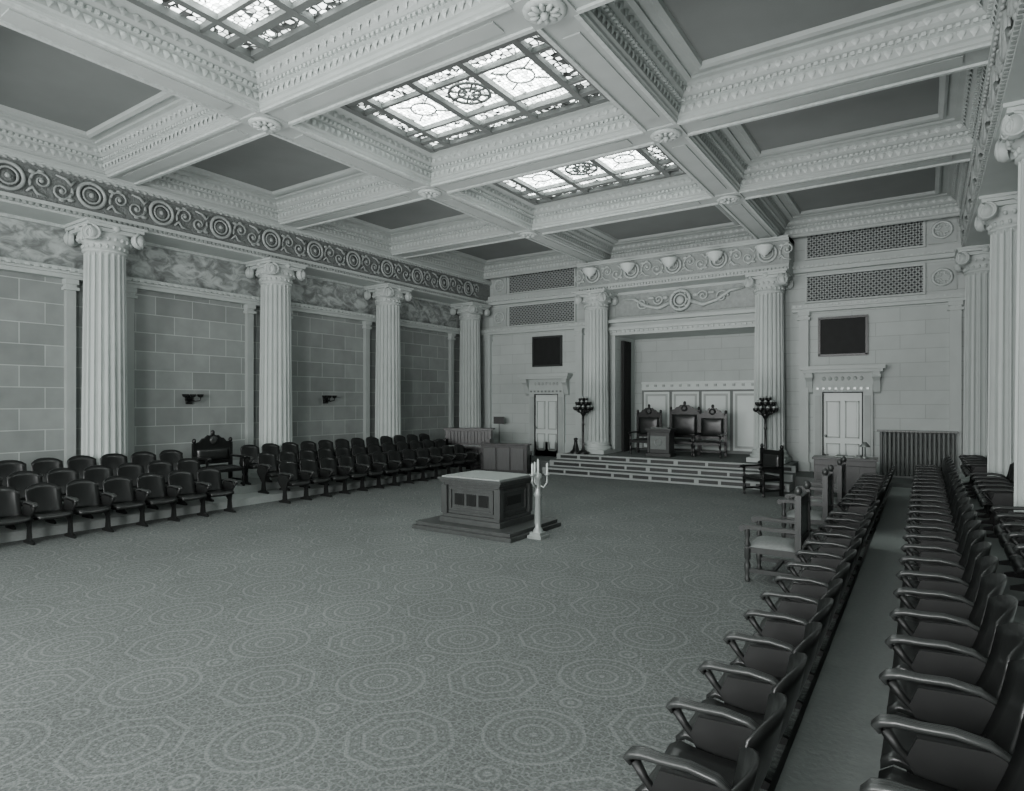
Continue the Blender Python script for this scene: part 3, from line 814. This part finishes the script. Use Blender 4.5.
def candelabrum(loc,h,rz):
    b=MB()
    b.b2(-.13,.13,-.13,.13,0,.05,0); b.b2(-.10,.10,-.10,.10,.05,.10,0)
    b.lathe([(.09,.10),(.075,.14),(.05,.18),(.06,.26),(.05,h*.5),(.07,h*.53),(.05,h*.57),(.045,h*.72),(.075,h*.75),(.05,h*.79)],seg=12)
    for k in range(3):
        a=2*pi*k/3+.4; p=(.15*math.cos(a),.15*math.sin(a))
        b.tube([(0,0,h*.66),(p[0]*.6,p[1]*.6,h*.62),(p[0],p[1],h*.68),(p[0],p[1],h*.77)],.016,6,0)
        b.lathe([(.035,0),(.05,.02),(.02,.03)],(p[0],p[1],h*.77),8,0)
        b.lathe([(.018,0),(.018,.16),(.004,.18)],(p[0],p[1],h*.79),8,1)
    b.lathe([(.02,0),(.02,h*.16),(.004,h*.18)],(0,0,h*.79),8,1)
    return b.obj('candelabrum',[M_silver,M_ivory],loc,rz)
candelabrum((-5.30,8.72,0),1.34,0)

# organ console + upright piano + desks
b=MB()
b.b2(-.8,.8,-.35,.35,0,.1,0); b.b2(-.78,.78,-.1,.35,.1,1.28,0); b.b2(-.78,-.7,-.35,-.1,.1,1.0,0); b.b2(.7,.78,-.35,-.1,.1,1.0,0)
b.b2(-.7,.7,-.38,-.1,.68,.76,0); b.b2(-.68,.68,-.36,-.14,.76,.775,1); b.b2(-.84,.84,-.15,.4,1.28,1.34,0)
for k in range(12): b.b2(-.66+k*.115,-.59+k*.115,-.13,-.1,.15,.62,2)
for k in range(12): b.b2(-.66+k*.115,-.59+k*.115,-.13,-.1,.84,1.24,2)
b.obj('organ_console',[M_dark,M_ivory,M_wood],(-12.75,16.5,0),.45,.01)
b=MB()
b.b2(-.75,.75,-.05,.3,.0,.88,0); b.b2(-.8,.8,-.08,.33,.88,.93,0); b.b2(-.75,.75,-.35,-.05,.56,.68,0); b.b2(-.68,.68,-.34,-.1,.68,.695,1)
for x in(-.7,.7): leg_turned(b,x,-.3,.56)
for x in(-.45,0,.45):
    b.b2(x-.19,x+.19,-.07,-.05,.1,.5,2); b.b2(x-.2,x+.2,.3,.32,.12,.8,2)
b.obj('upright_piano',[M_dark,M_ivory,M_wood],(-10.95,16.1,0),pi+.3,.01)
def desk(loc,rz,w=1.1,d=.55,h=.8,name='writing_desk'):
    b=MB()
    b.b2(-w/2-.04,w/2+.04,-d/2-.04,d/2+.04,h-.05,h,1)
    b.b2(-w/2,w/2,-d/2,d/2,h-.18,h-.05,0)
    for s in(-1,1): b.b2(s*(w/2-.16)-.16,s*(w/2-.16)+.16,-d/2+.02,d/2-.02,.06,h-.18,0); b.b2(s*(w/2-.16)-.18,s*(w/2-.16)+.18,-d/2,d/2,0,.06,0)
    b.b2(-w/2+.3,w/2-.3,-d/2+.04,-d/2+.07,.15,h-.18,0)
    for s in(-1,1):
        for k in range(3): b.b2(s*(w/2-.16)-.12,s*(w/2-.16)+.12,-d/2,-d/2+.02,.12+k*.17,.26+k*.17,1)
    b.b2(-.2,.2,-.12,.14,h,h+.03,2)
    return b.obj(name,[M_wood,M_arm,M_light],loc,rz,.006)
desk((-1.55,16.2,0),.05,1.25,.55,.95)
b=MB(); b.lathe([(.08,0),(.08,.02),(.02,.04),(.012,.3)],seg=12); b.lathe([(.03,.36),(.1,.28),(.11,.25),(.1,.25)],seg=12)
b.obj('desk_lamp',[M_brass],(-1.15,16.25,.951))
b=MB()
for k in range(17):
    x=-.95+k*.095; b.lathe([(.03,0),(.04,.05),(.036,.5),(.036,1.0),(.042,1.08),(.02,1.12)],(x,YF-.22,.34),8,0); b.lathe([(.03,0),(.04,.05),(.036,.5),(.036,1.0),(.042,1.08),(.02,1.12)],(x,YF-.36,.34),8,0)
b.b2(-1.0,.62,YF-.42,YF-.15,.3,.35,0); b.b2(-1.05,.67,YF-.45,YF-.12,1.46,1.5,0)
b.obj('radiator',[M_rad])
b=MB(); b.lathe([(.2,0),(.2,.04),(.12,.1),(.06,.3),(.05,.42),(.08,.46),(.03,.5)],seg=16); b.obj('floor_pedestal_urn',[M_dark],(-9.45,17.9,.56))
b=MB()
b.tube([(0,0,.0),(0,0,1.2)],.012,6,0)
for k in range(3): a=2*pi*k/3; b.tube([(0,0,.2),(.22*math.cos(a),.22*math.sin(a),.01)],.01,5,0)
b.box(0,-.03,1.25,.4,.02,.26,0); b.obj('music_stand',[M_iron],(-12.9,18.5,.30),.3)

sm_=MB()
sm_.lathe([(.09,0),(.1,.02),(.03,.04)],(0,0,0),12,0,T=TR(0,0,0,0,-pi/2)@Matrix.Rotation(pi,4,'X'))
for s in(-1,0,1):
    sm_.tube([(0,-.02,0),(s*.1,-.12,-.06),(s*.18,-.2,-.03),(s*.18,-.2,.03)],.014,6,0)
    sm_.lathe([(.02,.03),(.06,.05),(.07,.08),(.075,.11)],(s*.18,-.2,0),12,0)
sm_.b2(-.07,.07,-.05,0.0,-.12,.1,0)
sme=sm_.mesh('wall_sconce',[M_dark])
for y in (7.98,12.0,3.9):
    inst('wall_sconce',sme,(XL,y,2.3),pi/2); inst('wall_sconce',sme,(XR,y,2.5),-pi/2)

# ------------------------------------------------------------------ lights
def area(name,loc,rot,sx,sy,power):
    l=D.lights.new(name,'AREA'); l.shape='RECTANGLE'; l.size=sx; l.size_y=sy; l.energy=power; l.color=(1,1,1)
    o=D.objects.new(name,l); SC.collection.objects.link(o); o.location=loc; o.rotation_euler=rot; return o
for i,(a,c) in enumerate(wx):
    area('window_daylight_%d'%(i+1),((a+c)/2,YB+.05,3.3),(pi/2,0,0),c-a,4.5,(560,760,950)[i])  # added fill lamps in front of the made-up rear windows
area('ceiling_uplight',(-6.4,7.5,2.75),(pi,0,0),9,20,400)  # added fill aimed upward, stands in for floor bounce; no fixture here

w=D.worlds.new('World'); SC.world=w; w.use_nodes=True
w.node_tree.nodes['Background'].inputs[0].default_value=(.8,.9,.87,1); w.node_tree.nodes['Background'].inputs[1].default_value=.5
cam=D.cameras.new('camera'); co=D.objects.new('camera',cam); SC.collection.objects.link(co); SC.camera=co
F=620.
cam.sensor_width=36; cam.lens=F/1024*36; cam.shift_y=5.5/1024
co.location=(0,0,2.25); co.rotation_euler=(pi/2,0,math.radians(33.7))
cam.clip_start=.05
